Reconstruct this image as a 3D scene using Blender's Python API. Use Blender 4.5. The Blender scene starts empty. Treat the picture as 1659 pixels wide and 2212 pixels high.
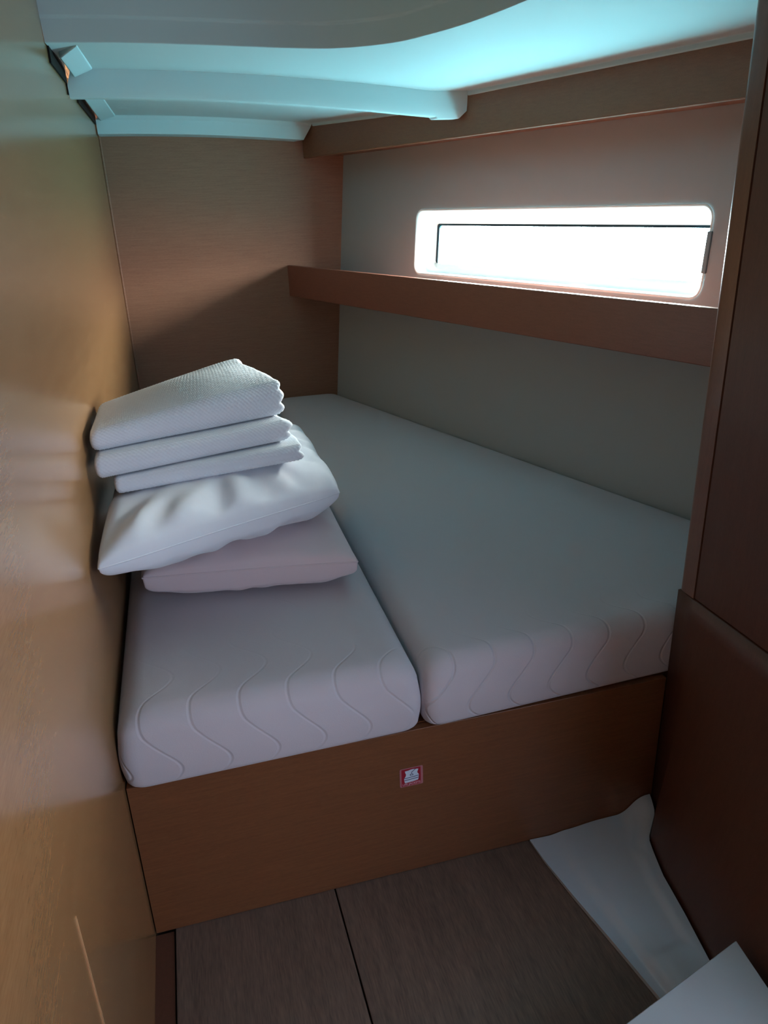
import bpy, bmesh, math, random
from mathutils import Vector, Matrix, noise
random.seed(4)
SC = bpy.context.scene
COL = SC.collection

# ------------------------------------------------------------------ camera
R_C = [[0.96490, -0.13117, 0.22751], [-0.26033, -0.35984, 0.89596], [0, 0, 0]]
def _norm(v):
    l = math.sqrt(sum(a*a for a in v)); return [a/l for a in v]
F_PX = 1630.0
dn = Vector(_norm([150, 3944, F_PX]))
ax = Vector([6870, -935, F_PX]); ax -= dn*(ax.dot(dn)); ax.normalize()
upv = -dn
ay = upv.cross(ax)
# rows = world axes written in camera (right, down, forward) space
right = Vector((ax[0], ay[0], upv[0])); down = Vector((ax[1], ay[1], upv[1])); fwd = Vector((ax[2], ay[2], upv[2]))
H = 1.3
cam_d = bpy.data.cameras.new('camera'); cam = bpy.data.objects.new('camera', cam_d); COL.objects.link(cam)
m = Matrix.Identity(4)
for i in range(3):
    m[i][0] = right[i]; m[i][1] = -down[i]; m[i][2] = -fwd[i]
m[0][3], m[1][3], m[2][3] = 0, 0, H
cam.matrix_world = m
cam_d.sensor_fit = 'HORIZONTAL'; cam_d.sensor_width = 36; cam_d.lens = F_PX/1659*36
cam_d.clip_start = 0.02
SC.camera = cam

# ------------------------------------------------------------------ world, lights, exposure
w = bpy.data.worlds.new('daylight'); SC.world = w; w.use_nodes = True
nt = w.node_tree; nt.nodes.clear()
out = nt.nodes.new('ShaderNodeOutputWorld'); bg = nt.nodes.new('ShaderNodeBackground')
tc = nt.nodes.new('ShaderNodeTexCoord'); sx = nt.nodes.new('ShaderNodeSeparateXYZ'); cr = nt.nodes.new('ShaderNodeValToRGB')
mr = nt.nodes.new('ShaderNodeMapRange'); mr.inputs[1].default_value = -1; mr.inputs[2].default_value = 1
nt.links.new(tc.outputs['Generated'], sx.inputs[0]); nt.links.new(sx.outputs['Z'], mr.inputs[0])
nt.links.new(mr.outputs[0], cr.inputs[0]); nt.links.new(cr.outputs[0], bg.inputs[0]); nt.links.new(bg.outputs[0], out.inputs[0])
e = cr.color_ramp.elements
e[0].position = 0.0; e[0].color = (.14, .42, .47, 1)      # turquoise water below the horizon
e[1].position = 1.0; e[1].color = (.80, .90, 1.0, 1)
a = e.new(0.42); a.color = (.26, .61, .68, 1)
a = e.new(0.52); a.color = (.95, .93, .93, 1)
a = e.new(0.58); a.color = (2.1, 2.1, 1.95, 1)
a = e.new(0.70); a.color = (2.1, 2.1, 1.95, 1)
a = e.new(0.80); a.color = (1.0, 1.0, 1.0, 1)
bg.inputs[1].default_value = 55.0

def area(name, loc, rot, sx_, sy_, power, col, portal=False):
    l = bpy.data.lights.new(name, 'AREA'); l.shape = 'RECTANGLE'; l.size = sx_; l.size_y = sy_
    l.energy = power; l.color = col
    if portal: l.cycles.is_portal = True
    o = bpy.data.objects.new(name, l); o.location = loc; o.rotation_euler = rot; COL.objects.link(o); return o
# daylight of the saloon, coming in through the doorway at the photographer's right shoulder
area('doorway_light', (1.36, -0.56, 1.05), (math.radians(90), 0, math.radians(45)), 0.75, 1.3, 21.0, (.62, .76, 1.0))

SC.view_settings.view_transform = 'Standard'; SC.view_settings.look = 'None'
SC.view_settings.gamma = 1; SC.view_settings.use_curve_mapping = False
SC.view_settings.exposure = 0.25

# ------------------------------------------------------------------ helpers
def link(name, me, mat, parent=None, smooth=False):
    o = bpy.data.objects.new(name, me); COL.objects.link(o)
    if mat: me.materials.append(mat)
    if parent: o.parent = parent
    if smooth: me.shade_smooth()
    return o
def mesh(name, vs, fs, mat, parent=None, smooth=False, fix=True):
    me = bpy.data.meshes.new(name); me.from_pydata([tuple(v) for v in vs], [], fs)
    if fix:
        b = bmesh.new(); b.from_mesh(me); bmesh.ops.recalc_face_normals(b, faces=b.faces); b.to_mesh(me); b.free()
    me.update()
    return link(name, me, mat, parent, smooth)
def prism(name, poly, a, b, mat, parent=None, axis='z'):
    """polygon extruded between a and b; poly in the two other axes"""
    def P(p, t):
        return (p[0], p[1], t) if axis == 'z' else ((p[0], t, p[1]) if axis == 'y' else (t, p[0], p[1]))
    n = len(poly)
    vs = [P(p, a) for p in poly]+[P(p, b) for p in poly]
    fs = [list(range(n)), list(range(2*n-1, n-1, -1))]+[[i, (i+1) % n, n+(i+1) % n, n+i] for i in range(n)]
    return mesh(name, vs, fs, mat, parent)
def box(name, x0, x1, y0, y1, z0, z1, mat, parent=None):
    return prism(name, [(x0, y0), (x1, y0), (x1, y1), (x0, y1)], z0, z1, mat, parent)
def bevel(o, w_, seg=3, ang=30):
    b = o.modifiers.new('bevel', 'BEVEL'); b.width = w_; b.segments = seg; b.limit_method = 'ANGLE'; b.angle_limit = math.radians(ang)
    b.harden_normals = False
    o.data.shade_smooth()
    b2 = o.modifiers.new('wn', 'WEIGHTED_NORMAL'); b2.keep_sharp = True
    return o
def struct(o): o['kind'] = 'structure'; return o
def tag(o, label, cat, group=None):
    o['label'] = label; o['category'] = cat
    if group: o['group'] = group
    return o
def empty(name, loc=(0, 0, 0)):
    o = bpy.data.objects.new(name, None); o.location = loc; COL.objects.link(o); return o
def adopt(ch, par):
    """parent without moving: children are meshed in world coordinates"""
    ch.parent = par; ch.matrix_parent_inverse = Matrix.Translation(-Vector(par.location))

# ------------------------------------------------------------------ materials
def principled(name, col, rough=.5, spec=.5, coat=0, sheen=0):
    mt = bpy.data.materials.new(name); mt.use_nodes = True; p = mt.node_tree.nodes['Principled BSDF']
    p.inputs['Base Color'].default_value = (*col, 1); p.inputs['Roughness'].default_value = rough
    p.inputs['Specular IOR Level'].default_value = spec; p.inputs['Coat Weight'].default_value = coat
    p.inputs['Sheen Weight'].default_value = sheen
    return mt, mt.node_tree, p
def wood(name, c1, c2, rough, scale=(1, 1, 1), spec=.5, bump=.02, fine=1.0, rvar=.04):
    """fine straight-grained veneer, grain stretched along the axis with the small scale"""
    mt, t, p = principled(name, c1, rough, spec)
    tc = t.nodes.new('ShaderNodeTexCoord'); mp = t.nodes.new('ShaderNodeMapping'); mp.inputs['Scale'].default_value = scale
    t.links.new(tc.outputs['Object'], mp.inputs[0])
    n1 = t.nodes.new('ShaderNodeTexNoise'); n1.inputs['Scale'].default_value = 9*fine; n1.inputs['Detail'].default_value = 6; n1.inputs['Roughness'].default_value = .7
    n2 = t.nodes.new('ShaderNodeTexNoise'); n2.inputs['Scale'].default_value = 70*fine; n2.inputs['Detail'].default_value = 3
    for n in (n1, n2): t.links.new(mp.outputs[0], n.inputs['Vector'])
    mx = t.nodes.new('ShaderNodeMath'); mx.operation = 'ADD'; t.links.new(n1.outputs[0], mx.inputs[0]); t.links.new(n2.outputs[0], mx.inputs[1])
    r = t.nodes.new('ShaderNodeMapRange'); r.inputs[1].default_value = .7; r.inputs[2].default_value = 1.3
    t.links.new(mx.outputs[0], r.inputs[0])
    c = t.nodes.new('ShaderNodeMix'); c.data_type = 'RGBA'; c.inputs['A'].default_value = (*c1, 1); c.inputs['B'].default_value = (*c2, 1)
    t.links.new(r.outputs[0], c.inputs['Factor']); t.links.new(c.outputs['Result'], p.inputs['Base Color'])
    b = t.nodes.new('ShaderNodeBump'); b.inputs['Strength'].default_value = bump; b.inputs['Distance'].default_value = .002
    t.links.new(n2.outputs[0], b.inputs['Height'])
    if bump > 0: t.links.new(b.outputs[0], p.inputs['Normal'])
    return mt
V1, V2 = (.35, .175, .11), (.24, .11, .066)
M_wall = wood('veneer_satin_back', V1, V2, .42, (1.2, 1, 22))
M_left = wood('veneer_varnished', (.30, .155, .068), (.235, .115, .048), .20, (22, 1.2, 9), 1.0, .0, .6)
M_base = wood('veneer_berth_front', (.215, .082, .033), (.14, .05, .021), .38, (1.2, 1, 24))
M_beam = wood('veneer_beam', (.27, .125, .068), (.20, .09, .05), .5, (4, 4, 24))
M_fid = wood('veneer_fiddle', (.27, .095, .062), (.20, .07, .045), .42, (3, 3, 24))
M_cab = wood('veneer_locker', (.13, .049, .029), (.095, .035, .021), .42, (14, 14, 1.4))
M_floor = wood('floor_laminate', (.21, .13, .098), (.10, .065, .05), .42, (7, .6, 7), bump=.03, fine=.8)
M_dark = principled('dark_void', (.012, .008, .006), .8, .2)[0]
def grp():
    mt, t, p = principled('white_gelcoat', (.58, .73, .76), .6, .35)
    n = t.nodes.new('ShaderNodeTexNoise'); n.inputs['Scale'].default_value = 3; tc = t.nodes.new('ShaderNodeTexCoord')
    t.links.new(tc.outputs['Object'], n.inputs['Vector'])
    b = t.nodes.new('ShaderNodeBump'); b.inputs['Strength'].default_value = .05; b.inputs['Distance'].default_value = .01
    t.links.new(n.outputs[0], b.inputs['Height']); t.links.new(b.outputs[0], p.inputs['Normal'])
    return mt
M_grp = grp()
M_grp2 = principled('white_moulding', (.60, .66, .74), .35, .5)[0]
M_frame, _t, _p = principled('window_frame_white', (.88, .93, .93), .35, .5)
_tl = _t.nodes.new('ShaderNodeBsdfTranslucent'); _tl.inputs[0].default_value = (.80, .95, .95, 1)      # thin milky plastic
_mx = _t.nodes.new('ShaderNodeMixShader'); _mx.inputs[0].default_value = .015
_t.links.new(_p.outputs[0], _mx.inputs[1]); _t.links.new(_tl.outputs[0], _mx.inputs[2]); _t.links.new(_mx.outputs[0], _t.nodes['Material Output'].inputs[0])
M_gasket = principled('gasket', (.006, .03, .045), .5, .3)[0]
M_latch = principled('latch_grey', (.22, .30, .34), .4, .5)[0]
def vinyl():
    mt, t, p = principled('hull_lining_fabric', (.40, .42, .43), .8, .25)
    tc = t.nodes.new('ShaderNodeTexCoord')
    n = t.nodes.new('ShaderNodeTexNoise'); n.inputs['Scale'].default_value = 420; n.inputs['Detail'].default_value = 2
    t.links.new(tc.outputs['Object'], n.inputs['Vector'])
    b = t.nodes.new('ShaderNodeBump'); b.inputs['Strength'].default_value = .12; b.inputs['Distance'].default_value = .001
    t.links.new(n.outputs[0], b.inputs['Height']); t.links.new(b.outputs[0], p.inputs['Normal'])
    return mt
M_hull = vinyl()

def math_node(t, op, a, b=None):
    n = t.nodes.new('ShaderNodeMath'); n.operation = op
    for i, v in enumerate((a, b)):
        if v is None: continue
        if isinstance(v, (int, float)): n.inputs[i].default_value = v
        else: t.links.new(v, n.inputs[i])
    return n.outputs[0]
def mattress_mat(name, sign, amp, period, phase, slen, depth=.45):
    """knitted ticking with S-shaped quilting stitched into it"""
    mt, t, p = principled(name, (.56, .51, .55), .85, .2, sheen=.3)
    tc = t.nodes.new('ShaderNodeTexCoord'); s = t.nodes.new('ShaderNodeSeparateXYZ'); t.links.new(tc.outputs['Object'], s.inputs[0])
    arc = math_node(t, 'SUBTRACT', s.outputs['Y'], s.outputs['Z'])
    sn = math_node(t, 'SINE', math_node(t, 'ADD', math_node(t, 'MULTIPLY', arc, 2*math.pi/slen), phase))
    sn3 = math_node(t, 'MULTIPLY', sn, sign*amp)
    u = math_node(t, 'DIVIDE', math_node(t, 'ADD', s.outputs['X'], sn3), period)
    fr = math_node(t, 'ABSOLUTE', math_node(t, 'SUBTRACT', math_node(t, 'FRACT', u), .5))
    g = t.nodes.new('ShaderNodeMapRange'); g.interpolation_type = 'SMOOTHSTEP'
    g.inputs[1].default_value = 0; g.inputs[2].default_value = .055; g.inputs[3].default_value = 0; g.inputs[4].default_value = 1
    t.links.new(fr, g.inputs[0])
    # the quilting is pulled tight on the boxing and flat on the sleeping surface
    ff = t.nodes.new('ShaderNodeMapRange'); ff.inputs[1].default_value = 1.13; ff.inputs[2].default_value = 1.25; ff.inputs[3].default_value = 1; ff.inputs[4].default_value = .10
    t.links.new(s.outputs['Y'], ff.inputs[0])
    n = t.nodes.new('ShaderNodeTexNoise'); n.inputs['Scale'].default_value = 500
    t.links.new(tc.outputs['Object'], n.inputs['Vector'])
    b1 = t.nodes.new('ShaderNodeBump'); b1.inputs['Distance'].default_value = .006
    t.links.new(math_node(t, 'MULTIPLY', ff.outputs[0], depth), b1.inputs['Strength']); t.links.new(g.outputs[0], b1.inputs['Height'])
    b2 = t.nodes.new('ShaderNodeBump'); b2.inputs['Strength'].default_value = .15; b2.inputs['Distance'].default_value = .001
    t.links.new(n.outputs[0], b2.inputs['Height']); t.links.new(b1.outputs[0], b2.inputs['Normal']); t.links.new(b2.outputs[0], p.inputs['Normal'])
    return mt
M_matL = mattress_mat('ticking_left', 1, .031, .085, -1.22, .18, .30)
M_matR = mattress_mat('ticking_right', -1, .031, .085, -1.22, .18, .42)
def cloth(name, col, sc=30, st=.25):
    mt, t, p = principled(name, col, .8, .2, sheen=.4)
    tc = t.nodes.new('ShaderNodeTexCoord'); n = t.nodes.new('ShaderNodeTexNoise'); n.inputs['Scale'].default_value = sc; n.inputs['Detail'].default_value = 3
    t.links.new(tc.outputs['Object'], n.inputs['Vector'])
    b = t.nodes.new('ShaderNodeBump'); b.inputs['Strength'].default_value = st; b.inputs['Distance'].default_value = .006
    t.links.new(n.outputs[0], b.inputs['Height']); t.links.new(b.outputs[0], p.inputs['Normal'])
    return mt
M_pil1 = cloth('cotton_pinkish', (.66, .55, .58), 9, .25)
M_pil2 = cloth('cotton_white', (.70, .72, .78), 9, .35)
M_towel = cloth('waffle_cotton', (.70, .74, .80), 60, .1)

XR_ = .884
# ------------------------------------------------------------------ main planes
XL, YF, YB, ZT, ZB = -0.20, 1.131, 3.315, 0.512, 0.362
P0 = Vector((0.659, 3.312, 0.512)); P1 = Vector((1.239, 1.580, 0.512)); P2 = Vector((0.740, 3.315, 1.472))
N = (P1-P0).cross(P2-P0).normalized()
if N.x > 0: N = -N                                    # into the cabin
E1 = (P1-P0).normalized()                             # along the hull, towards the camera
E3 = E1.cross(N).normalized()
if E3.z < 0: E3 = -E3
def HP(s, t, o=0): return P0+E1*s+E3*t-N*o            # o > 0 is outboard
def hull_st(p): d = Vector(p)-P0; return d.dot(E1), d.dot(E3)
def hull_x(y, z):                                     # x of the hull lining at y, z
    return (N.dot(P0)-N.y*y-N.z*z)/N.x
def line_x(x0, y): return x0+(YB-y)*(E1.x/-E1.y)      # lines parallel to the hull in plan
BX = 0.568                                            # beam face at back wall
SX = 0.468                                            # shelf fiddle face at back wall

# ------------------------------------------------------------------ room shell
# floor boards with a seam
fl = empty('floor'); struct(fl)
def board(x0a, x0b, x1a, x1b, nm):
    o = mesh(nm, [(x0a, -1, 0), (x1a, -1, 0), (x1b, YF+.03, 0), (x0b, YF+.03, 0), (x0a, -1, -.02), (x1a, -1, -.02), (x1b, YF+.03, -.02), (x0b, YF+.03, -.02)],
             [[0, 1, 2, 3], [7, 6, 5, 4], [0, 4, 5, 1], [1, 5, 6, 2], [2, 6, 7, 3], [3, 7, 4, 0]], M_floor, fl); bevel(o, .0012, 2); return o
board(-.162, -.162, .196, .1535, 'floor_board')
board(.199, .1565, .95, .95, 'floor_board')
box('subfloor', -.23, 1.8, -1.7, YB+.03, -.06, -.022, M_dark, fl)
struct(box('wall_left', XL-.03, XL, -1.7, YB+.03, -.02, 2.05, M_left))
struct(box('wall_back', XL-.03, 1.1, YB, YB+.03, -.02, 2.05, M_wall))
# thin corner bead between the left wall and the back wall
o = box('trim_1', XL, XL+.007, YB-.012, YB, .4, 1.565, M_wall); bevel(o, .002); struct(o)
# vertical joint strip low on the left wall, its highlight painted as paler veneer
o = box('trim_2', XL, XL+.0012, .682, .686, .30, .57, wood('veneer_edge_highlight', (.55, .3, .15), (.45, .24, .12), .3)); struct(o)
# dark gap strip beside the floor boards
o = box('baseboard_left', XL, -.165, -.9, YF, -.02, -.004, M_cab); struct(o)
# near end of the cabin: door bulkhead behind the photographer
wn = empty('wall_near'); struct(wn)
box('bulkhead', XL, .95, -.86, -.82, -.02, 2.0, M_base, wn)
box('saloon_back', .95, 1.9, -1.34, -1.30, -.06, 2.05, M_base, wn)
box('saloon_side', 1.86, 1.9, -1.30, .9, -.06, 2.05, M_base, wn)
box('door_header', XR_, .905, -.82, .38, 1.85, 2.0, M_base, wn)

# hull lining with the window opening
def rrect(s0, s1, t0, t1, r, n=8, skew=0):
    pts = []
    for cx, cy, a0 in ((s1-r, t1-r, 0), (s0+r, t1-r, 90), (s0+r, t0+r, 180), (s1-r, t0+r, 270)):
        for i in range(n+1):
            a_ = math.radians(a0+90*i/n); pts.append((cx+r*math.cos(a_), cy+r*math.sin(a_)))
    return pts
sA, tA = hull_st((0.892, 2.810, 1.268)); sB, tB = hull_st((1.255, 1.666, 1.038))
sA2, tA2 = hull_st((0.874, 2.807, 1.053)); sB2, tB2 = hull_st((1.273, 1.666, 1.254))
s0, s1 = (sA+sA2)/2, (sB+sB2)/2; t0, t1 = (tB+tA2)/2, (tA+tB2)/2
outer = rrect(s0, s1, t0, t1, .032)
bm = bmesh.new()
ob = [bm.verts.new(HP(*p)) for p in [(-.05, -.55), (2.7, -.55), (2.7, 1.25), (-.05, 1.25)]]
ib = [bm.verts.new(HP(*p)) for p in outer]
ed = [bm.edges.new((l[i], l[(i+1) % len(l)])) for l in (ob, ib) for i in range(len(l))]
bmesh.ops.triangle_fill(bm, edges=ed, use_beauty=True, use_dissolve=False)
for f in bm.faces[:]:
    pass
bmesh.ops.recalc_face_normals(bm, faces=bm.faces)
me = bpy.data.meshes.new('wall_right'); bm.to_mesh(me); bm.free()
wr = link('wall_right', me, M_hull); struct(wr)
# drop a stray face if the hole itself was filled
cen = HP((s0+s1)/2, (t0+t1)/2)
so = wr.modifiers.new('solid', 'SOLIDIFY'); so.thickness = .012; so.offset = 0

# window: moulded frame (reveal + flange), gasket, pane, latch
D = .042
inner_s0, inner_t1 = hull_st((0.944, 2.767, 1.215)); inner_s1, _ = s1-.002, 0; inner_t0 = t0+.038
win = empty('window_1', HP((s0+s1)/2, t0, D)); struct(win)
def ringstrip(name, loops, mat, smooth=True):
    n = len(loops[0]); vs = [v for l in loops for v in l]; fs = []
    for k in range(len(loops)-1):
        for i in range(n):
            fs.append([k*n+i, k*n+(i+1) % n, (k+1)*n+(i+1) % n, (k+1)*n+i])
    return mesh(name, vs, fs, mat, None, smooth, fix=False)
L0 = [HP(*p, -.0075) for p in rrect(s0-.004, s1+.004, t0-.004, t1+.004, .035)]
L1 = [HP(*p, -.0095) for p in rrect(s0, s1, t0, t1, .032)]
L2 = [HP(*p, 0.0) for p in rrect(s0+.004, s1-.004, t0+.004, t1-.004, .030)]
L3 = [HP(*p, D-.010) for p in rrect(s0+.006, s1-.006, t0+.006, t1-.006, .028)]
L4 = [HP(*p, D-.002) for p in rrect(s0+.014, s1-.008, t0+.012, t1-.010, .024)]
L5 = [HP(*p, D) for p in rrect(s0+.024, s1-.010, t0+.020, t1-.016, .018)]
L6 = [HP(*p, D) for p in rrect(inner_s0, s1-.012, inner_t0, inner_t1, .010)]
L7 = [HP(*p, D+.004) for p in rrect(inner_s0, s1-.012, inner_t0, inner_t1, .010)]
fr_ = ringstrip('window_frame', [L0, L1, L2, L3, L4, L5, L6, L7], M_frame); adopt(fr_, win)
g1 = [HP(*p, D+.003) for p in rrect(inner_s0-.001, s1-.0115, inner_t0-.016, inner_t1+.001, .0095)]
g2 = [HP(*p, D+.003) for p in rrect(inner_s0+.012, s1-.014, inner_t0-.0138, inner_t1-.0068, .011)]
g3 = [HP(*p, D+.010) for p in rrect(inner_s0+.012, s1-.014, inner_t0-.0138, inner_t1-.0068, .011)]
gk = ringstrip('gasket', [g1, g2, g3], M_gasket, False); adopt(gk, win)
gm = bpy.data.materials.new('window_glass'); gm.use_nodes = True; t = gm.node_tree; t.nodes.clear()
o_ = t.nodes.new('ShaderNodeOutputMaterial'); tr = t.nodes.new('ShaderNodeBsdfTransparent'); gl = t.nodes.new('ShaderNodeBsdfGlossy'); mx = t.nodes.new('ShaderNodeMixShader')
tr.inputs[0].default_value = (.94, .98, .99, 1); gl.inputs['Roughness'].default_value = .02; mx.inputs[0].default_value = .05
t.links.new(tr.outputs[0], mx.inputs[1]); t.links.new(gl.outputs[0], mx.inputs[2]); t.links.new(mx.outputs[0], o_.inputs[0])
pr = rrect(inner_s0-.002, s1-.010, inner_t0-.016, inner_t1+.002, .01)
n_ = len(pr)
pane = mesh('pane', [HP(*p, D+.0105) for p in pr]+[HP(*p, D+.016) for p in pr],
            [list(range(n_)), list(range(2*n_-1, n_-1, -1))]+[[i, (i+1) % n_, n_+(i+1) % n_, n_+i] for i in range(n_)], gm); adopt(pane, win)
# grey latch tab at the near end of the reveal
lc = [HP(s1-.006+a_, (t0+t1)/2+b_, o1) for o1 in (-.010, .014) for a_, b_ in ((0, -.048), (.014, -.048), (.014, .05), (0, .05))]
la = mesh('latch', lc, [[0, 1, 2, 3], [7, 6, 5, 4], [0, 4, 5, 1], [1, 5, 6, 2], [2, 6, 7, 3], [3, 7, 4, 0]], M_latch); bevel(la, .003); adopt(la, win)
# portal for the daylight in the opening
pc = HP((inner_s0+s1)/2, (inner_t0+inner_t1)/2, D+.06)
po = area('window_daylight_portal', pc, (0, 0, 0), s1-inner_s0+.02, inner_t1-inner_t0+.02, 0, (1, 1, 1), True)
mm = Matrix.Identity(4)
Xa, Ya, Za = E1, None, -N
Ya = Za.cross(Xa)
for i in range(3): mm[i][0] = Xa[i]; mm[i][1] = Ya[i]; mm[i][2] = Za[i]; mm[i][3] = pc[i]
po.matrix_world = mm

# unseen dark wall and deck slab, added to stop light leaking in
struct(box('wall_outboard_blocker', .9, 1.75, .88, .90, -.05, 2.05, M_dark))
DECK = struct(box('deck', XL-.03, 1.9, -1.7, YB+.03, 2.0, 2.05, M_dark))

# ------------------------------------------------------------------ moulded headliner
def drop(x): return min(.055*(x+.2)**2, .0525 if x < 9 else 0)
xe = lambda y: line_x(BX, y)-.003
C = [(-.199, 2.0), (-.05, 1.985), (.094, 1.975), (.24, 1.96), (.32, 1.945), (.40, 1.915), (.465, 1.86), (.524, 1.778), (.562, 1.68), (.593, 1.573), (.615, 1.46), (.634, 1.325), (.65, 1.2), (.665, 1.0), (.675, .85), (.68, .7), (.68, .3), (.68, -.80)]
vs, fs = [], []
def addgrid(rows):
    b = len(vs); n = len(rows[0])
    for r in rows: vs.extend(r)
    for i in range(len(rows)-1):
        for j in range(n-1):
            fs.append([b+i*n+j, b+i*n+j+1, b+(i+1)*n+j+1, b+(i+1)*n+j])
# near flat (S1): from recess edge C to step edge / beam
def resample(pl, n):
    L = [0]
    for i in range(1, len(pl)): L.append(L[-1]+math.dist(pl[i-1], pl[i]))
    r = []
    for k in range(n):
        d = L[-1]*k/(n-1)
        i = max(1, next((q for q in range(1, len(L)) if L[q] >= d-1e-9), len(L)-1))
        f = (d-L[i-1])/(L[i]-L[i-1]); r.append(tuple(pl[i-1][c]*(1-f)+pl[i][c]*f for c in range(2)))
    return r
YS = 2.332
def edge_for(i, n):
    """match of curve point i on the far / outboard edge"""
Bp = [(-.185, YS), (-.05, YS), (.10, YS), (.26, YS), (.38, YS), (.47, YS), (.57, YS), (.68, YS), (.78, YS), (xe(YS), YS)]
Bp += [(xe(y), y) for y in (2.10, 1.9, 1.7, 1.5, 1.3, 1.0, .4, -.9)]
def catmull(P, k):
    R = []
    for i in range(len(P)-1):
        p0, p1_, p2_, p3 = P[max(0, i-1)], P[i], P[i+1], P[min(len(P)-1, i+2)]
        for j in range(k):
            t_ = j/k
            R.append(tuple(.5*(2*p1_[c]+(p2_[c]-p0[c])*t_+(2*p0[c]-5*p1_[c]+4*p2_[c]-p3[c])*t_*t_+(-p0[c]+3*p1_[c]-3*p2_[c]+p3[c])*t_**3) for c in range(2)))
    return R+[P[-1]]
def linsub(P, k):
    return [tuple(P[i][c]+(P[i+1][c]-P[i][c])*j/k for c in range(2)) for i in range(len(P)-1) for j in range(k)]+[P[-1]]
C = catmull(C, 5); Bp = linsub(Bp, 5)
rows = []
z1 = 1.637
def zS1(x, f=1): return z1-drop(x)
for w_ in [0, .03, .1, .25, .4, .55, .7, .85, .96, 1]:
    rows.append([(c[0]*(1-w_)+b[0]*w_, c[1]*(1-w_)+b[1]*w_, zS1(c[0]*(1-w_)+b[0]*w_)) for c, b in zip(C, Bp)])
addgrid(rows)
# lip of the near flat along the beam
addgrid([[(x, y, zS1(x)) for x, y in Bp[45:]], [(x-.001, y, zS1(x)-.012) for x, y in Bp[45:]], [(x+.004, y, zS1(x)-.013) for x, y in Bp[45:]]])
# upstand of the recess above the camera and its roof
addgrid([[(x, y, zS1(x)) for x, y in C], [(x-.001, y-.003, zS1(x)+.045) for x, y in C], [(x-.004, y-.007, zS1(x)+.049) for x, y in C], [(x-.02, y-.03, 1.93) for x, y in C]])
addgrid([[(x-.02, y-.03, 1.93) for x, y in C], [(-.199, min(y, 1.98)-.03-.0001*i, 1.93) for i, (x, y) in enumerate(C)]])
# steps towards the back wall
def xcols(xend): return [-.185, -.165, -.13, -.05, .05, .15, .25, .35, .45, .55, .65, .72, .79]
prof = [(2.332, 1.637, 0), (2.3345, 1.600, 0), (2.337, 1.583, 0), (2.345, 1.572, .016), (2.375, 1.572, .018), (2.392, 1.612, 0), (2.80, 1.6185, 0), (3.222, 1.6195, 0), (3.234, 1.605, 0), (3.238, 1.559, .028), (3.315, 1.557, .028)]
rows = []
for k, (y, z, ins) in enumerate(prof):
    xm = xe(y)-ins
    cols = []
    for f in [0, .02, .06, .15, .25, .35, .45, .55, .65, .75, .85, .93, .935, 1]:
        x0 = -.196 if (k in (1, 2, 3, 4) or k >= 8) else -.185
        x = x0+(xm-x0)*f
        zz = z-drop(x)
        if f == 0 and x0 == -.185: zz -= .006
        if k in (3, 4) and f > .93: zz -= .006
        cols.append((x, y, zz))
    cols.append((xe(y), y, (1.590 if k < 8 else 1.6)-.003 if ins else zz))
    rows.append(cols)
addgrid(rows)
rr = rows[5:8]
addgrid([[r[-1] for r in rr], [(r[-1][0]-.001, r[-1][1], r[-1][2]-.010) for r in rr], [(r[-1][0]+.004, r[-1][1], r[-1][2]-.011) for r in rr]])
ceil = mesh('ceiling', vs, fs, M_grp, fix=False)
b = bmesh.new(); b.from_mesh(ceil.data); bmesh.ops.remove_doubles(b, verts=b.verts, dist=.0004)
bmesh.ops.recalc_face_normals(b, faces=b.faces); b.to_mesh(ceil.data); b.free()
bevel(ceil, .003, 3, 32); struct(ceil)
# black strips painting the shade of the gap between liner pads and side wall
for ya, yb_, za in ((2.03, 2.3355, 1.604), (2.60, 3.234, 1.590)):
    if ya < 2.5: struct(box('gap_shade_corner', XL+.0002, XL+.0035, 2.3355, 2.352, 1.580, 1.75, M_dark))
    struct(box('gap_shade_near' if ya < 2.5 else 'gap_shade_far', XL+.0003, XL+.0045, ya, yb_, za, za+.16, M_dark))
# corner pads and small rib moulded on the liner
def pad(nm, pts, thick):
    b4 = [Vector(p) for p in pts]
    v = b4+[p+Vector((0, 0, thick)) for p in b4]
    o = mesh(nm, v, [[0, 1, 2, 3], [7, 6, 5, 4], [0, 4, 5, 1], [1, 5, 6, 2], [2, 6, 7, 3], [3, 7, 4, 0]], M_grp, ceil); bevel(o, .004); return o
pad('corner_pad', [(-.183, 2.10, 1.623), (-.135, 2.015, 1.636), (-.128, 2.325, 1.634), (-.176, 2.325, 1.615)], .02)
pad('corner_pad', [(-.183, 2.62, 1.603), (-.135, 2.60, 1.616), (-.125, 3.228, 1.616), (-.180, 3.228, 1.600)], .02)
rib = mesh('moulded_rib', [(.300, 1.99, 1.80), (.355, 1.985, 1.80), (.345, 1.992, 1.685), (.322, 1.995, 1.683), (.330, 1.955, 1.80), (.350, 1.955, 1.80), (.345, 1.972, 1.688), (.336, 1.972, 1.687)],
           [[0, 3, 7, 4], [4, 7, 6, 5], [5, 6, 2, 1], [3, 2, 6, 7], [0, 4, 5, 1], [0, 1, 2, 3]], M_grp, ceil); bevel(rib, .004)

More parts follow.
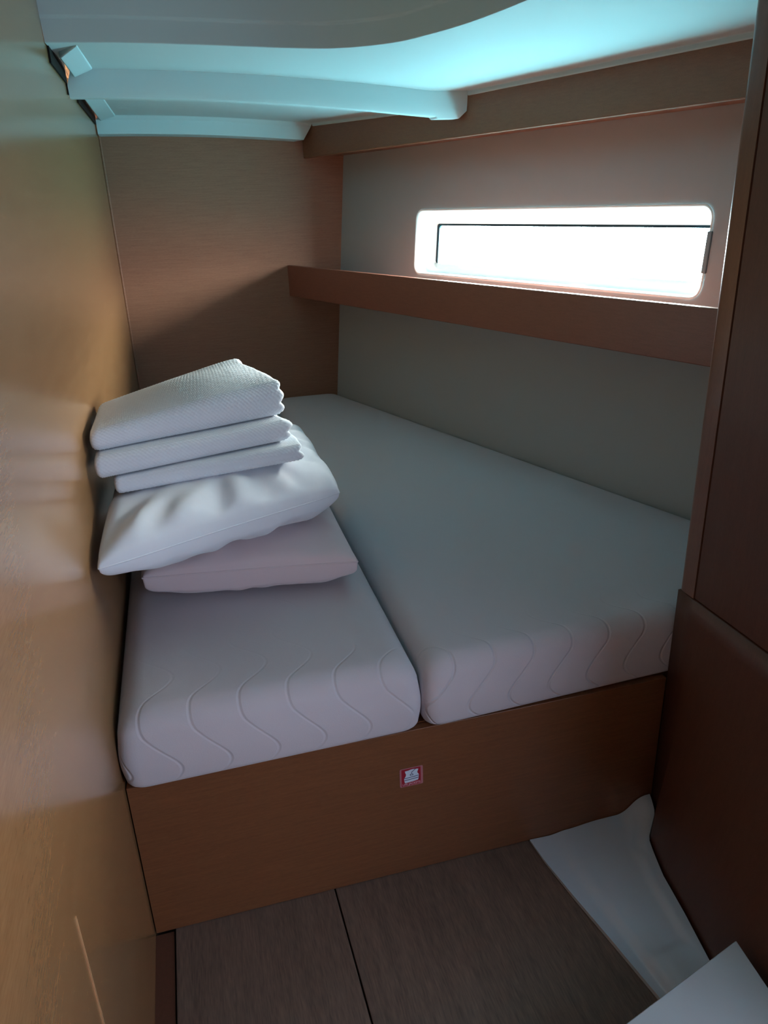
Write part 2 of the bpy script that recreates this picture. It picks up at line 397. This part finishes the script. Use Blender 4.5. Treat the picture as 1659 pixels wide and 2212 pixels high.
# ------------------------------------------------------------------ wooden beam under the side deck
def hull_bar(name, x0, z0, z1_, thick, ys, ye, mat, hull_back=False, parent=None):
    """bar parallel to the hull in plan, its cabin face at x0 on the back wall"""
    def q(y, off, z): return (line_x(x0, y)+off, y, z)
    if hull_back:
        v = [q(ye, 0, z0), q(ys, 0, z0), (hull_x(ys, z0)-.002, ys, z0), (hull_x(ye, z0)-.002, ye, z0)]
        v += [q(ye, 0, z1_), q(ys, 0, z1_), (hull_x(ys, z1_)-.002, ys, z1_), (hull_x(ye, z1_)-.002, ye, z1_)]
    else:
        v = [q(ye, 0, z0), q(ys, 0, z0), q(ys, thick, z0), q(ye, thick, z0)]+[q(ye, 0, z1_), q(ys, 0, z1_), q(ys, thick, z1_), q(ye, thick, z1_)]
    return mesh(name, v, [[0, 1, 2, 3], [7, 6, 5, 4], [0, 4, 5, 1], [1, 5, 6, 2], [2, 6, 7, 3], [3, 7, 4, 0]], mat, parent)
o = hull_bar('trim_3', BX, 1.466, 1.68, .018, .92, YB-.001, M_beam); bevel(o, .004); struct(o)
o = hull_bar('trim_4', BX+.0185, 1.474, 1.486, .02, .92, YB-.001, M_beam, True); struct(o)

# ------------------------------------------------------------------ shelf under the window
sh = empty('window_shelf', (SX, YB, .94))
tag(sh, 'long reddish wooden shelf with raised front board running below the window', 'shelf')
fd = hull_bar('front_board', SX, .937, 1.062, .020, .95, YB-.001, M_fid); bevel(fd, .003); adopt(fd, sh)
sb = hull_bar('shelf_board', SX+.0205, .975, .99, .02, .95, YB-.001, M_fid, True); adopt(sb, sh)

# ------------------------------------------------------------------ berth
bb = empty('berth_base', (.35, YF, 0))
tag(bb, 'reddish wooden berth base with plain front panel under both mattresses', 'bed base')
fp = box('front_panel', XL+.002, .8835, YF, YF+.018, .0015, ZB-.003, M_base); bevel(fp, .0015, 2); adopt(fp, bb)
pb = mesh('platform', [(XL+.003, YF+.019, ZB-.018), (1.30, YF+.019, ZB-.018), (.60, YB-.004, ZB-.018), (XL+.003, YB-.004, ZB-.018), (XL+.003, YF+.019, ZB-.002), (1.30, YF+.019, ZB-.002), (.60, YB-.004, ZB-.002), (XL+.003, YB-.004, ZB-.002)],
          [[0, 1, 2, 3], [7, 6, 5, 4], [0, 4, 5, 1], [1, 5, 6, 2], [2, 6, 7, 3], [3, 7, 4, 0]], M_base); adopt(pb, bb)

def mattress(name, poly, mat, r=.034, rb=.02, bulge=.004):
    """poly counter-clockwise; rounded box with soft puffed faces"""
    c = Vector((sum(p[0] for p in poly)/len(poly), sum(p[1] for p in poly)/len(poly)))
    # rounded outline
    def outline(inset, rc):
        n = len(poly); pts = []
        # inset polygon
        ip = []
        for i in range(n):
            a_ = Vector(poly[i-1]); b_ = Vector(poly[i]); c_ = Vector(poly[(i+1) % n])
            d1 = (b_-a_).normalized(); d2 = (c_-b_).normalized()
            n1 = Vector((-d1.y, d1.x)); n2 = Vector((-d2.y, d2.x))
            k = (n1+n2); k = k/(k.dot(n1)); ip.append((b_+k*inset, d1, d2))
        for b_, d1, d2 in ip:
            for j in range(9):
                f = j/8; A = b_-d1*rc; B_ = b_+d2*rc
                pts.append((1-f)**2*A+2*f*(1-f)*b_+f*f*B_)
        # densify straight runs
        res = []
        for i in range(len(pts)):
            p, q = pts[i], pts[(i+1) % len(pts)]
            m_ = 1 if (i % 9) != 8 else 24
            for k in range(m_): res.append(p+(q-p)*k/m_)
        return res
    prof = []
    for j in range(7): a_ = math.pi/2*j/6; prof.append((rb*(1-math.sin(a_)), ZB+rb*(1-math.cos(a_))))
    for j in range(1, 6): f = j/6; prof.append((-bulge*math.sin(math.pi*f), ZB+rb+(ZT-ZB-rb-r)*f))
    for j in range(9): a_ = math.pi/2*j/8; prof.append((r*(1-math.cos(a_)), ZT-r+r*math.sin(a_)))
    V, Fs = [], []
    for ins, z in prof:
        for p in outline(ins, .035): V.append((p.x, p.y, z))
    n = len(outline(0, .035)); K = len(prof)
    for k in range(K-1):
        for i in range(n): Fs.append([k*n+i, k*n+(i+1) % n, (k+1)*n+(i+1) % n, (k+1)*n+i])
    last = K-1
    base = outline(prof[-1][0], .035)
    for f in (.85, .6, .3):
        for p in base: q = c+(p-c)*f; V.append((q.x, q.y, ZT+.003*(1-f)))
        last += 1
        for i in range(n): Fs.append([(last-1)*n+i, (last-1)*n+(i+1) % n, last*n+(i+1) % n, last*n+i])
    V.append((c.x, c.y, ZT+.003)); ci = len(V)-1
    for i in range(n): Fs.append([last*n+i, last*n+(i+1) % n, ci])
    V.append((c.x, c.y, ZB)); ci = len(V)-1
    for i in range(n): Fs.append([(i+1) % n, i, ci])
    o = mesh(name, V, Fs, mat, None, True)
    return o
mL = mattress('mattress', [(XL+.004, YF-.022), (.3455, YF-.014), (.3595, YB-.006), (XL+.004, YB-.006)], M_matL, .05)
tag(mL, 'narrower greyish white quilted mattress by the left wall, under the pillows', 'mattress', 'berth mattresses')
mR = mattress('mattress', [(.3515, YF-.018), (hull_x(YF, ZT)-.03, YF+.024), (hull_x(YB-.01, ZT)-.02, YB-.008), (.3645, YB-.008)], M_matR, .045)
tag(mR, 'wider bare greyish white quilted mattress beside the grey hull lining', 'mattress', 'berth mattresses')

# ------------------------------------------------------------------ locker on the right
XR = .883
lk = empty('wardrobe_locker', (XR, 1.0, 0))
tag(lk, 'dark brown wooden locker side filling the right edge of the cabin', 'cabinet')
# rounded end post, veneer coloured paler to lift its window highlight
pp = [(XR, 1.083), (XR+.04, 1.083), (XR+.04, 1.131)]
pp += [(XR+.016-.016*math.sin(a_), 1.115+.016*math.cos(a_)) for a_ in [math.pi/2*k/8 for k in range(9)]]
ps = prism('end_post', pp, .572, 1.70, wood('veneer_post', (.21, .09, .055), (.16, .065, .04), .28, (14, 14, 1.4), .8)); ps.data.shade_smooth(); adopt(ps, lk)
em = ps.modifiers.new('es', 'EDGE_SPLIT'); em.split_angle = math.radians(40)
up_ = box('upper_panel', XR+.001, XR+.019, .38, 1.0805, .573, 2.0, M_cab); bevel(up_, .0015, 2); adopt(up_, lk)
# lower panel leans in towards the sole
bl = [(1.0805, .872), (1.04, .822), (.95, .797), (.86, .784), (.77, .768), (.6, .750), (.45, .745), (.38, .745)]
V, Fs = [], []
nz = 12
for y, xb in [(1.1305, XR+.0002)]+bl:
    for k in range(nz+1):
        f = k/nz; s_ = f*f*(3-2*f); V.append((xb+(XR+.001-xb)*s_, y, .568*f))
for i in range(len(bl)):
    for k in range(nz): Fs.append([i*(nz+1)+k, i*(nz+1)+k+1, (i+1)*(nz+1)+k+1, (i+1)*(nz+1)+k])
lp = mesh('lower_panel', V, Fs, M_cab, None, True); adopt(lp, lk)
so = lp.modifiers.new('solid', 'SOLIDIFY'); so.thickness = .016; so.offset = 1
bk = box('inner_back', XR+.02, XR+.03, .38, 1.08, .3, 2.0, M_dark); adopt(bk, lk)

# ------------------------------------------------------------------ white moulding on the sole
lm = []
ny, nx = 60, 44
def lerp(a, b, f): return a+(b-a)*f
def pl(tab, y):
    for (ya, xa), (yb_, xb) in zip(tab, tab[1:]):
        if yb_ <= y <= ya: return lerp(xa, xb, (ya-y)/(ya-yb_))
    return tab[0][1] if y > tab[0][0] else tab[-1][1]
Lt = [(1.131, .587), (1.07, .592), (.97, .607), (.85, .629), (.74, .648), (.55, .675)]
Rt = [(1.131, .8815), (1.085, .866), (1.04, .823), (.95, .798), (.86, .785), (.77, .769), (.55, .745)]
V, Fs = [], []
def sm(a, b, x): x = max(0, min(1, (x-a)/(b-a))); return x*x*(3-2*x)
for j in range(ny+1):
    y = lerp(YF-.002, .56, j/ny); xl, xr = pl(Lt, y), pl(Rt, y)-.004
    for i in range(nx+1):
        f = i/nx; x = lerp(xl, xr, f)
        far = sm(.90, 1.131, y)
        h_ = (.010-.005*min(1, f/.17)+.010*sm(.15, .30, f)+.002*sm(.3, .5, f))*(1-.45*far)        # sloping flange, then the field
        h_ += .008*max(sm(.78, .90, f), 1-sm(.800, .822, y))*sm(.17, .22, f)  # rim round the sunken field
        h_ += .030*far*sm(.72, .97, f)*sm(1.0, 1.12, y)+.005*sm(.3, .6, f)*far
        h_ -= .010*sm(.80, .88, f)*(1-sm(.88, .97, f))*sm(1.0, 1.05, y)*(1-sm(1.10, 1.131, y))
        V.append((x, y, h_))
for j in range(ny):
    for i in range(nx):
        a_ = j*(nx+1)+i; Fs.append([a_, a_+1, a_+nx+2, a_+nx+1])
b0 = len(V)
rim = [i for i in range(nx+1)]+[k*(nx+1)+nx for k in range(1, ny+1)]+[ny*(nx+1)+i for i in range(nx-1, -1, -1)]+[k*(nx+1) for k in range(ny-1, 0, -1)]
for i in rim: V.append((V[i][0], V[i][1], .0008))
for k in range(len(rim)):
    k2 = (k+1) % len(rim); Fs.append([rim[k], rim[k2], b0+k2, b0+k])
Fs.append([b0+k for k in range(len(rim))])
wm = mesh('hull_moulding', V, Fs, M_grp2, None, True)
em = wm.modifiers.new('es', 'EDGE_SPLIT'); em.split_angle = math.radians(50)
tag(wm, 'white moulded plastic piece on the floor between wood boards and locker', 'moulding')
# white step corner at the bottom right of the picture
st = prism('white_step', [(.754, .710), (.505, .640), (.43, .40), (.725, .40)], .030, .15, principled('white_step', (.42, .42, .43), .6, .3)[0]); bevel(st, .002)
tag(st, 'flat white board corner in front of the white floor moulding', 'step')

# ------------------------------------------------------------------ sticker
def PX(u, v, Y):
    d = Vector((u-829.5, v-1106, F_PX)); dw = Vector((ax.dot(d), ay.dot(d), upv.dot(d))); k = Y/dw.y
    return dw.x*k, H+dw.z*k
xA, zA = PX(863, 1660, YF); xB, zB = PX(914, 1655, YF); xC, zC = PX(864, 1701, YF); xD, zD = PX(913, 1692, YF)
X0, X1 = (xA+xC)/2, (xB+xD)/2; Zb, Zt = (zC+zD)/2, (zA+zB)/2
sk = empty('safety_sticker', (X0, YF, Zb))
tag(sk, 'small square red life jacket sticker on the berth front panel', 'sticker')
M_red = principled('sticker_red', (.33, .012, .03), .4)[0]; M_pink = principled('sticker_rim', (.42, .16, .18), .4)[0]
M_sw = principled('sticker_white', (.62, .70, .80), .4)[0]; M_navy = principled('sticker_navy', (.03, .03, .10), .4)[0]
W_, H_ = X1-X0, Zt-Zb
def flat(name, pts, y0, y1, mat):
    o = prism(name, [(X0+p[0]*W_, Zb+p[1]*H_) for p in pts], y0, y1, mat, axis='y'); adopt(o, sk); return o
flat('backing', rrect(0, 1, 0, 1, .06, 4), YF-.0006, YF-.0001, M_pink)
flat('red_field', rrect(.075, .90, .04, .96, .02, 3), YF-.0009, YF-.0006, M_red)
flat('life_jacket_emblem', [(.22, .86), (.36, .875), (.46, .90), (.55, .91), (.68, .89), (.80, .87), (.76, .74), (.75, .68), (.80, .60), (.82, .55), (.80, .34), (.77, .27), (.60, .245), (.5, .235), (.38, .225), (.22, .22), (.19, .30), (.18, .46), (.24, .56), (.27, .66), (.24, .76)], YF-.0012, YF-.0009, M_sw)
flat('strap_line', [(.19, .455), (.81, .50), (.81, .53), (.19, .485)], YF-.0014, YF-.0012, M_navy)
flat('strap_line', [(.19, .345), (.80, .39), (.80, .42), (.19, .375)], YF-.0014, YF-.0012, M_navy)
flat('zip_line', [(.495, .76), (.66, .90), (.685, .89), (.515, .74), (.515, .655), (.495, .655)], YF-.0014, YF-.0012, M_navy)
flat('buckle', rrect(.43, .58, .575, .665, .04, 5), YF-.0014, YF-.0012, M_navy)
flat('buckle_centre', rrect(.46, .55, .60, .645, .02, 5), YF-.0016, YF-.0014, M_sw)
tcu = bpy.data.curves.new('lettering', 'FONT'); tcu.body = 'LIFE JACKETS'; tcu.size = .0072; tcu.align_x = 'CENTER'; tcu.extrude = .0001
to = bpy.data.objects.new('tmp_text', tcu); COL.objects.link(to)
bpy.context.view_layer.update()
tm = bpy.data.meshes.new_from_object(to.evaluated_get(bpy.context.evaluated_depsgraph_get())); bpy.data.objects.remove(to)
wd = max(v.co.x for v in tm.vertices)-min(v.co.x for v in tm.vertices)
kx = W_*.76/wd
for v in tm.vertices: v.co = Vector((X0+.49*W_+v.co.x*kx, YF-.0012-v.co.z, Zb+.085*H_+v.co.y*1.0))
lt = link('lettering', tm, principled('sticker_letter', (.75, .50, .58), .4)[0]); adopt(lt, sk)

# ------------------------------------------------------------------ pillows
def pillow(name, cs, th_up, th_dn, mat, seed, wr=.006, pinch=.06, nu=90, cr=.07, eu=.42, ed=.25, lo=0, hi=9):
    """cs: four seam corners FL, FR, BR, BL"""
    cs = [Vector(c) for c in cs]; V = []; Fs = []; n = nu
    for side in (1, -1):
        for j in range(n+1):
            for i in range(n+1):
                u, v = -1+2*i/n, -1+2*j/n
                u = math.sin(u*math.pi/2)*.6+u*.4; v = math.sin(v*math.pi/2)*.6+v*.4
                if i in (0, n): u = math.copysign(1, u)
                if j in (0, n): v = math.copysign(1, v)
                uu = u*(1-pinch*(1-v*v)*abs(u)); vv = v*(1-pinch*(1-u*u)*abs(v))
                k_ = 1-cr*(abs(u)*abs(v))**5; uu *= k_; vv *= k_; fu, fv = (uu+1)/2, (vv+1)/2
                p = cs[0]*(1-fu)*(1-fv)+cs[1]*fu*(1-fv)+cs[2]*fu*fv+cs[3]*(1-fu)*fv
                ex = eu if side > 0 else ed; e2 = (max(0, 1-u*u)*max(0, 1-v*v))**ex
                q = Vector((u*2.2+seed, v*2.2, side*3))
                wv = noise.noise(q)*wr+noise.noise(q*2.3)*wr*.5
                # pull-folds running in from the edges
                ang = math.atan2(v, u); rad = max(abs(u), abs(v))
                wv += math.sin(ang*17+seed+3*noise.noise(q))*wr*.35*sm(.35, .9, rad)*(1-sm(.93, 1, rad))
                zoff = (th_up if side > 0 else -th_dn)*e2+wv*min(1, e2*2)
                z_ = p.z+zoff
                if z_ < lo+.01: z_ = lo+.01*math.exp((z_-lo-.01)/.01)       # rests on what is below
                if z_ > hi-.01: z_ = hi-.01*math.exp(-(z_-hi+.01)/.01)      # pressed by what is above
                V.append((p.x, p.y, z_))
    N1 = (n+1)*(n+1)
    for s_ in (0, 1):
        for j in range(n):
            for i in range(n):
                a_ = s_*N1+j*(n+1)+i
                q = [a_, a_+1, a_+n+2, a_+n+1]; Fs.append(q if s_ == 0 else q[::-1])
    me = bpy.data.meshes.new(name); me.from_pydata(V, [], Fs)
    b = bmesh.new(); b.from_mesh(me); bmesh.ops.remove_doubles(b, verts=b.verts, dist=.0002); b.to_mesh(me); b.free()
    o = link(name, me, mat, None, True)
    # seam cord round the edge
    loop = [V[i] for i in range(n+1)]+[V[j*(n+1)+n] for j in range(1, n+1)]+[V[n*(n+1)+i] for i in range(n-1, -1, -1)]+[V[j*(n+1)] for j in range(n-1, 0, -1)]
    return o, loop
def cord(name, loop, r, mat, parent, zoff=0):
    V, Fs = [], []; n = len(loop); K = 6
    for i, p in enumerate(loop):
        p = Vector(p); tdir = (Vector(loop[(i+1) % n])-Vector(loop[i-1])).normalized()
        s_ = tdir.cross(Vector((0, 0, 1))).normalized()
        for k in range(K):
            a_ = 2*math.pi*k/K; V.append(p+s_*r*math.cos(a_)+Vector((0, 0, 1))*(r*math.sin(a_)+zoff))
    for i in range(n):
        for k in range(K): Fs.append([i*K+k, i*K+(k+1) % K, ((i+1) % n)*K+(k+1) % K, ((i+1) % n)*K+k])
    return mesh(name, V, Fs, mat, parent, True)
p1, lp1 = pillow('pillow', [(-.144, 1.485, .592), (.302, 1.425, .586), (.315, 1.93, .575), (-.170, 1.93, .575)], .070, .074, M_pil1, 3.1, .004, .02, cr=.0, eu=.40, ed=.16, lo=ZT+.004)
tag(p1, 'flat pinkish white pillow lying on the mattress, bottom of the stack', 'pillow', 'stacked pillows')
cord('seam', lp1, .0018, M_pil1, p1)
p2, lp2 = pillow('pillow', [(-.197, 1.215, .742), (.305, 1.545, .700), (.290, 2.02, .715), (-.188, 1.86, .715)], .090, .080, M_pil2, 8.7, .012, .04, cr=.04, eu=.36, ed=.30, lo=.640, hi=.800)
tag(p2, 'plump crumpled white pillow between the flat pillow and the folded towels', 'pillow', 'stacked pillows')
cord('seam', lp2, .0012, M_pil2, p2)

# ------------------------------------------------------------------ folded waffle towels
def towel(name, bot, thick, seed, layers, mat=M_towel, NU=190, rfrac=.40, amp=.0013, crown=0.0, cell=.0085):
    """bot: FL FR BR BL bottom corners, thick: the four thicknesses; folded edge faces the front"""
    bot = [Vector(b_) for b_ in bot]; T = thick
    W = (bot[1]-bot[0]).length; Dp = (bot[2]-bot[1]).length; tm_ = sum(T)/4
    # cross-section loop in (v, t): v depth 0..1, t height 0..1, rounded
    r = tm_*rfrac; loop = []
    def add(v, t_, nv, nt_): loop.append((v/Dp, t_/tm_, nv, nt_))
    step = .0026
    nflat = int((Dp-2*r)/step); nside = max(1, int((tm_-2*r)/step)); nc = max(6, int(r*math.pi/2/step))
    for k in range(nflat): add(r+(Dp-2*r)*k/nflat, 0, 0, -1)
    for k in range(nc): a_ = math.pi/2*k/nc; add(Dp-r+r*math.sin(a_), r-r*math.cos(a_), math.sin(a_), -math.cos(a_))
    for k in range(nside): add(Dp, r+(tm_-2*r)*k/nside, 1, 0)
    for k in range(nc): a_ = math.pi/2*k/nc; add(Dp-r+r*math.cos(a_), tm_-r+r*math.sin(a_), math.cos(a_), math.sin(a_))
    for k in range(nflat): add(Dp-r-(Dp-2*r)*k/nflat, tm_, 0, 1)
    for k in range(nc): a_ = math.pi/2*k/nc; add(r-r*math.sin(a_), tm_-r+r*math.cos(a_), -math.sin(a_), math.cos(a_))
    for k in range(nside): add(0, tm_-r-(tm_-2*r)*k/nside, -1, 0)
    for k in range(nc): a_ = math.pi/2*k/nc; add(r-r*math.cos(a_), r-r*math.sin(a_), -math.cos(a_), -math.sin(a_))
    L = len(loop)
    arc = [0]
    for k in range(1, L): arc.append(arc[-1]+math.hypot((loop[k][0]-loop[k-1][0])*Dp, (loop[k][1]-loop[k-1][1])*tm_))
    V, Fs = [], []
    re = tm_*.30
    rings = []
    NR = 8
    # end caps: shrink the section to its mid line
    for k in range(NR): rings.append(('L', k/NR))
    for k in range(NU+1): rings.append(('M', k/NU))
    for k in range(NR-1, -1, -1): rings.append(('R', k/NR))
    for kind, q in rings:
        for li, (v, t_, nv, nt_) in enumerate(loop):
            if kind == 'M':
                u = q; e = min(u, 1-u)*W; ins = 0 if e >= re else re-math.sqrt(max(0, re*re-(re-e)**2)); sc = 1-ins/(tm_/2)
                sv = 1-ins/(Dp/2)
            else:
                u = 0 if kind == 'L' else 1; sc = (1-re/(tm_/2))*q; sv = (1-re/(Dp/2))*(.9+.1*q)
            vv = .5+(v-.5)*sv; tt = .5+(t_-.5)*sc
            fold = 0
            if u > .9:      # loose layered ends on the right
                fold = .010*abs(math.sin(math.pi*layers*tt+.3*math.sin(9*vv)))*sm(.9, 1, u)+.012*noise.noise(Vector((vv*4, tt*1.5, seed)))*sm(.9, 1, u)
            ub = [bot[0]*(1-vv)+bot[3]*vv, bot[1]*(1-vv)+bot[2]*vv]
            base = ub[0]*(1-u)+ub[1]*u
            th = (T[0]*(1-vv)+T[3]*vv)*(1-u)+(T[1]*(1-vv)+T[2]*vv)*u
            th *= 1+crown*math.sin(math.pi*min(1, max(0, vv)))*math.sin(math.pi*min(1, u*1.0+.0))
            d = (bot[1]-bot[0]).normalized(); dv = (bot[3]-bot[0]).normalized()
            p = base+Vector((0, 0, th*tt))+d*fold
            g = Vector((p.x*7, p.y*7, seed)); wob = noise.noise(g)*.004
            wf = amp*(math.sin(2*math.pi*u*W/cell)*math.sin(2*math.pi*arc[li]/cell)) if kind == 'M' else 0
            p += dv*(nv*(wf+wob*.6))+Vector((0, 0, nt_*(wf+(wob*.5 if nt_ > 0 else 0))))
            V.append(tuple(p))
    R_ = len(rings)
    for i in range(R_-1):
        for k in range(L): Fs.append([i*L+k, i*L+(k+1) % L, (i+1)*L+(k+1) % L, (i+1)*L+k])
    o = mesh(name, V, Fs, mat, None, True)
    return o
tC = towel('folded_towel', [(-.158, 1.425, .800), (.218, 1.525, .792), (.150, 1.80, .80), (-.185, 1.70, .80)], (.034, .036, .036, .034), 1.3, 1.5)
tag(tC, 'thin white waffle towel, lowest of the folded towels on the pillows', 'towel', 'folded waffle towels')
tB = towel('folded_towel', [(-.187, 1.415, .836), (.195, 1.550, .832), (.130, 1.82, .838), (-.190, 1.70, .838)], (.044, .044, .044, .044), 5.3, 2)
tag(tB, 'middle white waffle towel between the lowest and the thick top towel', 'towel', 'folded waffle towels')
tA_ = towel('folded_towel', [(-.190, 1.440, .882), (.195, 1.580, .880), (.115, 1.86, .882), (-.192, 1.72, .882)], (.040, .074, .082, .030), 9.3, 2.5, crown=.30, rfrac=.42, amp=.0016)
tag(tA_, 'thick white waffle towel folded on top of the towel stack', 'towel', 'folded waffle towels')
